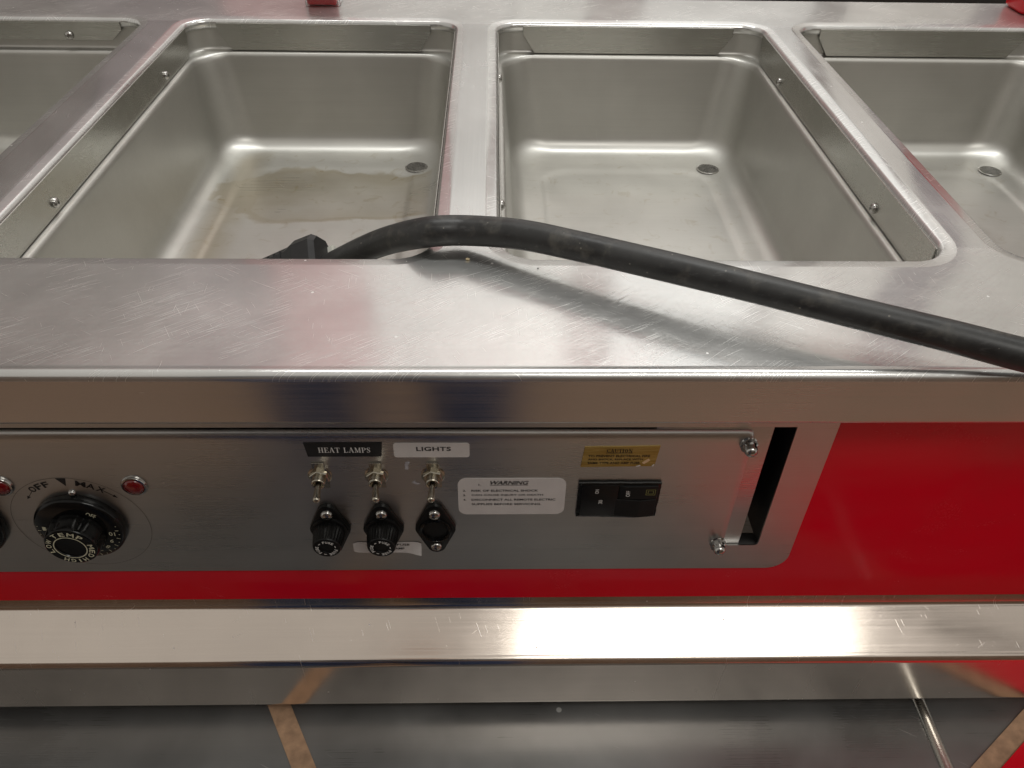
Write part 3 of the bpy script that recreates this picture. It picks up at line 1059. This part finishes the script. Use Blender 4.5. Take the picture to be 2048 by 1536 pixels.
# fuse rating sticker, curling off at its lower right corner
vs, fs = [], []
nx = 14
for i in range(nx + 1):
    for j in range(5):
        u, v = i / nx, j / 4
        x = -.0958 + u * .0468
        z = -.1598 - v * .0117
        k = max(0, u - .72) / .28 * v
        e = min(1, min(u, 1 - u) * nx * 1.2)
        zz = -.16565 + (z + .16565) * (1 if 0 < i < nx else .72)
        vs.append((x - (-.0724), -.0004 - .0042 * k * k, zz + .1657))
for i in range(nx):
    for j in range(4):
        a = i * 5 + j
        fs.append((a, a + 1, a + 6, a + 5))
me = bpy.data.meshes.new('m')
me.from_pydata(vs, [], fs)
s = link('fuse_rating_label', me, M['white_label'], T, (-.0724, PY, -.1657), smooth=True)
text('FUSE', -.0612, PY - .0009, -.1622, .0086, .0020, M['ink'], s, bold=.014)
text('AMP', -.0640, PY - .0010, -.1662, .0066, .0020, M['ink'], s, bold=.014)

# ---- glue residue left by an old sticker
prism('glue_residue', M['glue'], [(-.0545, -.0822), (-.0527, -.0815), (-.0515, -.0818), (-.0523, -.0832), (-.0529, -.0850), (-.0526, -.0868), (-.0532, -.0885), (-.0540, -.0878), (-.0552, -.0881), (-.0547, -.0860), (-.0550, -.0838)], LB - .0003, LB, T)
prism('glue_residue', M['glue'], [(-.0515, -.1003), (-.0503, -.0990), (-.0490, -.0988), (-.0497, -.1001), (-.0480, -.1010), (-.0462, -.1013), (-.0475, -.1020), (-.0495, -.1018)], LB - .0003, LB, T)

# ---- circuit breaker set in a rough cut-out
by = PY - .0005
def rough_outline(c, n=16, amp=.00022):
    out = []
    for i, a in enumerate(c):
        b = c[(i + 1) % len(c)]
        for k in range(n):
            t = k / n
            out.append((a[0] + (b[0] - a[0]) * t + random.uniform(-amp, amp), a[1] + (b[1] - a[1]) * t + random.uniform(-amp, amp)))
    return out


bk = prism('circuit_breaker', M['black'], rough_outline([(.0552, -.0995), (.1085, -.0996), (.1080, -.1318), (.0965, -.1334), (.0552, -.1318)]), by - .0014, by, T, bev=.0001)
box('breaker_face', M['fuseblack'], .0575, .0810, by - .0020, by - .0012, -.1305, -.1010, bk, .0003)
vs = [(.0810, -.0034), (.0960, -.0074), (.1060, -.0044), (.1060, -.002), (.0810, -.002)]
bm = bmesh.new()
for z in (-.1305, -.1140):
    pass
def wedge(z0, z1, prof2, nm):
    bm = bmesh.new()
    a = [bm.verts.new((x - .09, y, z0 - z0)) for x, y in prof2]
    f = bm.faces.new(a)
    r = bmesh.ops.extrude_face_region(bm, geom=[f])
    bmesh.ops.translate(bm, verts=[e for e in r['geom'] if isinstance(e, bmesh.types.BMVert)], vec=(0, 0, z1 - z0))
    bmesh.ops.recalc_face_normals(bm, faces=bm.faces)
    bmesh.ops.bevel(bm, geom=bm.edges[:], offset=.0003, segments=1, affect='EDGES')
    return link(nm, bm_mesh(bm), M['fuseblack'], bk, (.09, by, z0), smooth=True, sharp=.4)
wedge(-.1310, -.1145, [(.0780, -.0018), (.0960, -.0034), (.1066, -.0020), (.1066, -.0010), (.0780, -.0010)], 'breaker_housing')
wedge(-.1138, -.1015, [(.0815, -.0018), (.0850, -.0030), (.0990, -.0028), (.1066, -.0022), (.1066, -.0010), (.0815, -.0010)], 'breaker_handle')
lathe('rivet', M['fuseblack'], [(.0008, .0), (.0007, .0006), (.0001, .0008)], (.0566, by - .0014, -.1008), bk, 12)
lathe('rivet', M['fuseblack'], [(.0008, .0), (.0007, .0006), (.0001, .0008)], (.0566, by - .0014, -.1302), bk, 12)
text('ON', .0672, by - .0023, -.1065, .0040, .0024, M['white_ink'], bk, rot=PI / 2, bold=.01)
text('OFF', .0872, by - .0034, -.1075, .0055, .0026, M['white_ink'], bk, rot=PI / 2, bold=.01)
text('30', .0702, by - .0023, -.1165, .0036, .0026, M['white_ink'], bk, rot=PI / 2, bold=.01)
for (a, t) in ((.0030, .0002), (.0018, .0002)):
    bm = bmesh.new()
    vs = [(-a, -a * .85), (a, -a * .85), (a, a * .85), (-a, a * .85)]
    b_ = a - t
    vi = [(-b_, -b_ * .85 + t * .15), (b_, -b_ * .85 + t * .15), (b_, b_ * .85), (-b_, b_ * .85)]
    me = bpy.data.meshes.new('m')
    me.from_pydata([(x, 0, z) for x, z in vs + vi], [], [(0, 1, 5, 4), (1, 2, 6, 5), (2, 3, 7, 6), (3, 0, 4, 7)])
    link('square_mark', me, M['yellow_ink'], bk, (.1018, by - .0031, -.1066))

# ---- red cladding
prism('red_cladding', M['red'], [(-.90, -.2420), (1.30, -.2420), (1.30, -.0300), (.190, -.0300), (.190, -.1750), (-.90, -.1750)], .3520, .3560, T)

# ---- lower rail: sloping top face, rolled nose, lip
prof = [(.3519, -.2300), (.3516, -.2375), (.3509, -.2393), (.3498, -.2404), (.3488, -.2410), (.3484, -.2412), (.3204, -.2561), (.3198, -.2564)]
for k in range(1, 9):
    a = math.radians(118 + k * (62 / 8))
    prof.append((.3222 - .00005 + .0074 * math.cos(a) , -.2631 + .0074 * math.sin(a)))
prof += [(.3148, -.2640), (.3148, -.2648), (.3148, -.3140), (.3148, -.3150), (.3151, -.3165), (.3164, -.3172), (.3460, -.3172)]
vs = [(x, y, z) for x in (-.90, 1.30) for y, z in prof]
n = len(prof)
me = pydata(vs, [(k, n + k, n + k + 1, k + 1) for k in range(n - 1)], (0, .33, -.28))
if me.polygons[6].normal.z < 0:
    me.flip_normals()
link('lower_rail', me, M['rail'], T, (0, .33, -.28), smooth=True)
SZ = -.3350
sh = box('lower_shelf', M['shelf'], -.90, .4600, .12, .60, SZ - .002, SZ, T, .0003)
# tan edge strips running away at an angle, red board past the right one


def strip(p, q, wx, name, mat, h=.0012):
    a, b = Vector(p), Vector(q)
    pts = [(a.x, a.y), (b.x, b.y), (b.x + wx, b.y), (a.x + wx, a.y)]
    bm = bmesh.new()
    f = bm.faces.new([bm.verts.new((x - a.x, y - a.y, 0)) for x, y in pts])
    r = bmesh.ops.extrude_face_region(bm, geom=[f])
    bmesh.ops.translate(bm, verts=[e for e in r['geom'] if isinstance(e, bmesh.types.BMVert)], vec=(0, 0, h))
    return link(name, bm_mesh(bm), mat, T, (a.x, a.y, SZ + .0002))


strip((-.2660, .4750), (-.0640, .1210), .0185, 'edge_strip', M['tan'])
strip((.6540, .4750), (.1580, .1210), .0240, 'edge_strip', M['tan'])
me = pydata([(.6780, .475, 0), (.1820, .121, 0), (1.3, .121, 0), (1.3, .475, 0)], [(0, 1, 2, 3)], (.7, .3, 0))
if me.polygons[0].normal.z < 0:
    me.flip_normals()
link('red_board', me, M['red'], T, (.7, .3, SZ + .0030))
# welded bead across the shelf
tube('weld_bead', M['flap'], [Vector((.3470, .125, SZ - .0015)), Vector((.3470, .30, SZ - .0015)), Vector((.3470, .58, SZ - .0015))], .0055, T, 20)

# ------------------------------------------------------------------ power cord
cd = [(.18 - .24, .60, -.1385), (-.16, .575, -.1370), (-.2050, .5400, -.1280), (-.1960, .5180, -.1000), (-.1560, .5250, -.0780), (-.1336, .5300, -.0590), (-.1057, .5150, -.0350), (-.0765, .5000, -.0137),
      (-0.0448, 0.4697, 0.0110), (-0.0183, 0.4682, 0.0135), (0.0175, 0.4546, 0.0185), (0.0515, 0.4370, 0.0210), (0.0923, 0.4161, 0.0225), (0.1228, 0.4011, 0.0230), (0.1495, 0.3885, 0.0230), (0.2005, 0.3651, 0.0220), (0.2499, 0.3458, 0.0195), (0.2846, 0.3316, 0.0175), (.322, .3170, .0160), (.365, .295, .0130), (.46, .250, .004), (.60, .195, -.012), (.85, .12, -.05)]
cord = empty('power_cord', (-.0443, .4645, .0148), 'thick black rubber power cord arching out of a well across the front deck', 'power cord')
tube('cable', M['rubber'], smoothpath(cd, 12), .0093, cord, 32, lambda i: 1 + .09 * math.exp(-((i - 100) / 26) ** 2) - .04 * math.exp(-((i - 180) / 22) ** 2))
# plug: angular black body with white face, lying in the well behind the rim
bm = bmesh.new()
sec = []
for (s, hw, hh) in ((-.075, .010, .0080), (-.055, .0125, .0095), (-.026, .0135, .0100), (-.018, .0160, .0125), (-.002, .0160, .0125), (0.002, .0135, .0100)):
    sec.append([(s, hw * a, hh * b) for a, b in ((-1, -.55), (-.6, -1), (.6, -1), (1, -.55), (1, .55), (.6, 1), (-.6, 1), (-1, .55))])
bv = [[bm.verts.new(p) for p in r] for r in sec]
for i in range(len(sec) - 1):
    for k in range(8):
        bm.faces.new((bv[i][k], bv[i][(k + 1) % 8], bv[i + 1][(k + 1) % 8], bv[i + 1][k]))
bm.faces.new(bv[0])
bm.faces.new(bv[-1])
me = bm_mesh(bm)
dirx = Vector((.0435, -.006, .0215)).normalized()
upv = Vector((-.25, -.55, .80))
upv = (upv - dirx * upv.dot(dirx)).normalized()
sv = upv.cross(dirx)
rotm = Matrix((dirx, sv, upv)).transposed().to_4x4()
me.transform(rotm)
pc = Vector((-.1310, .5300, -.0435))
link('plug_body', me, M['plug'], cord, pc, smooth=True, sharp=.3)
for k in range(5):
    bm = bmesh.new()
    bmesh.ops.create_cube(bm, size=1, matrix=Matrix.Translation((-.030 - k * .0062, 0, .0088 - k * .0004)) @ Matrix.Diagonal((.0022, .020, .0030, 1)))
    bmesh.ops.bevel(bm, geom=bm.edges[:], offset=.0006, segments=2, affect='EDGES')
    me = bm_mesh(bm)
    me.transform(rotm)
    link('grip_rib', me, M['plug'], cord, pc, smooth=True, sharp=.6)
bm = bmesh.new()
bmesh.ops.create_cube(bm, size=1, matrix=Matrix.Translation((.0010, 0, -.0110)) @ Matrix.Diagonal((.012, .020, .0080, 1)))
bmesh.ops.bevel(bm, geom=bm.edges[:], offset=.0012, segments=2, affect='EDGES')
me = bm_mesh(bm)
me.transform(rotm)
link('plug_face', me, M['plugwhite'], cord, pc, smooth=True, sharp=.6)
for k in (-1, 1):
    bm = bmesh.new()
    bmesh.ops.create_cube(bm, size=1, matrix=Matrix.Translation((.002, k * .0045, -.0190)) @ Matrix.Diagonal((.005, .0012, .012, 1)))
    me = bm_mesh(bm)
    me.transform(rotm)
    link('prong', me, M['brass'], cord, pc)
# cable clamp marks: a pale nick and a crumb on the cable
# ------------------------------------------------------------------ crumbs


def crumb(p, r, label, grp=None, mat='crumb'):
    bm = bmesh.new()
    bmesh.ops.create_icosphere(bm, subdivisions=1, radius=r)
    for v in bm.verts:
        v.co *= random.uniform(.6, 1.3)
        v.co.z *= .5
    o = link('crumb', bm_mesh(bm), M[mat], None, p)
    tag(o, label, 'crumb', grp)


crumb((-.0166, .4535, .0008), .0016, 'small tan crumb on the deck just below the start of the cord arch')
crumb((.0293, .4434, .0004), .0006, 'tiny dark speck on the deck beneath the cord', mat='ink')
crumb((.2330, .3480, .0195), .0011, 'tiny pale yellow crumb stuck on the side of the black cord')

# ------------------------------------------------------------------ red holders on the rear deck
h = empty('red_block_holder', (-.2020, 1.030, 0), 'red plastic block in a clear cover standing on the rear deck behind the second well', 'holder')
box('red_block', M['redplastic'], -.2205, -.1850, 1.0190, 1.0480, .0008, .0900, h, .003)
bm = bmesh.new()
vs = []
for z in (.0006, .10):
    vs.append([(x, y) for x, y in rrect(-.2225, -.1815, 1.0160, 1.0510, .006, 5)])
o_ = [(x + .2020, y - 1.030, .0006) for x, y in vs[0]]
rin = rrect(-.2213, -.1827, 1.0172, 1.0498, .005, 5)
nn = len(o_)
V = [(x, y, .0006) for x, y, z in o_] + [(x, y, .10) for x, y, z in o_] + [(x + .2020, y - 1.030, .10) for x, y in rin] + [(x + .2020, y - 1.030, .0006) for x, y in rin]
Fc = []
for s_ in range(4):
    for k in range(nn):
        a, b = s_ * nn + k, s_ * nn + (k + 1) % nn
        c, d = ((s_ + 1) % 4) * nn + (k + 1) % nn, ((s_ + 1) % 4) * nn + k
        Fc.append((a, b, c, d))
me = bpy.data.meshes.new('m')
me.from_pydata(V, [], Fc)
bm.from_mesh(me)
link('clear_cover', bm_mesh(bm), M['clear'], h, (-.2020, 1.030, 0), smooth=True, sharp=.5)

h = empty('red_caddy', (.665, 1.035, 0), 'glossy red plastic caddy foot at the far right end of the rear deck', 'caddy')
bm = bmesh.new()
V = []
for z, e in ((.0006, -.003), (.004, 0), (.10, .006), (.16, .008)):
    V.append([(x - .665, y - 1.035, z) for x, y in rrect(.6370 - e, .730 + e, 1.0120 - e, 1.060 + e, .008, 5)])
vs, fs = loft(V, cap=True)
me = bpy.data.meshes.new('m')
me.from_pydata(vs, [], fs)
bm.from_mesh(me)
link('caddy_body', bm_mesh(bm), M['redplastic'], h, (.665, 1.035, 0), smooth=True, sharp=.6)

# ------------------------------------------------------------------ the photographer, seen only mirrored in the front steel
ph = empty('person', (-.15, -.26, FZ), 'person in blue jeans standing before the table, seen only as a blue reflection', 'person')


def skinned(name, pts, edges, mat, parent):
    me = bpy.data.meshes.new('m')
    me.from_pydata([p[:3] for p in pts], edges, [])
    o = bpy.data.objects.new(name, me)
    C.objects.link(o)
    sk = o.modifiers.new('s', 'SKIN')
    for i, p in enumerate(pts):
        v = me.skin_vertices[0].data[i]
        rr = p[3] if isinstance(p[3], tuple) else (p[3], p[3])
        v.radius = rr
        v.use_root = (i == 0)
    ss = o.modifiers.new('u', 'SUBSURF')
    ss.levels = 2
    ss.render_levels = 2
    dg = bpy.context.evaluated_depsgraph_get()
    dg.update()
    m2 = bpy.data.meshes.new_from_object(o.evaluated_get(dg))
    bpy.data.objects.remove(o)
    m2.materials.clear()
    return link(name, m2, mat, parent, WL[parent.name], smooth=True)


pts = [(0, 0, .92, (.16, .11)), (0, 0, 1.08, (.14, .10)), (0, .0, 1.28, (.17, .11)), (0, 0, 1.42, (.09, .08)), (0, .01, 1.50, .055),
       (.19, 0, 1.38, .055), (.22, .02, 1.12, .045), (.17, .17, .98 + .12, .035), (-.19, 0, 1.38, .055), (-.24, .02, 1.12, .045), (-.05, .20, 1.12, .035)]
skinned('shirt', pts, [(0, 1), (1, 2), (2, 3), (3, 4), (3, 5), (5, 6), (6, 7), (3, 8), (8, 9), (9, 10)], M['shirt'], ph)
pts = [(0, 0, .93, (.17, .12)), (-.105, 0, .80, .115), (-.115, .01, .48, .080), (-.12, 0, .10, .065), (.105, 0, .80, .110), (.115, .01, .48, .080), (.12, 0, .10, .065)]
skinned('trousers', pts, [(0, 1), (1, 2), (2, 3), (0, 4), (4, 5), (5, 6)], M['blue'], ph)
pts = [(0, .01, 1.48, .05), (0, .02, 1.55, .055), (0, .03, 1.62, (.085, .095)), (0, .03, 1.71, (.08, .095)), (0, .02, 1.77, .05)]
head = skinned('body', pts, [(0, 1), (1, 2), (2, 3), (3, 4)], M['skin'], ph)
pts = [(0, -.02, 1.66, .085), (0, .0, 1.74, (.088, .095)), (0, .02, 1.79, .06)]
skinned('hair', pts, [(0, 1), (1, 2)], M['hair'], ph)
for sx in (-1, 1):
    skinned('shoe', [(.11 * sx, -.03, .05, .045), (.115 * sx, .08, .04, .045), (.12 * sx, .17, .035, .035)], [(0, 1), (1, 2)], M['black'], ph)
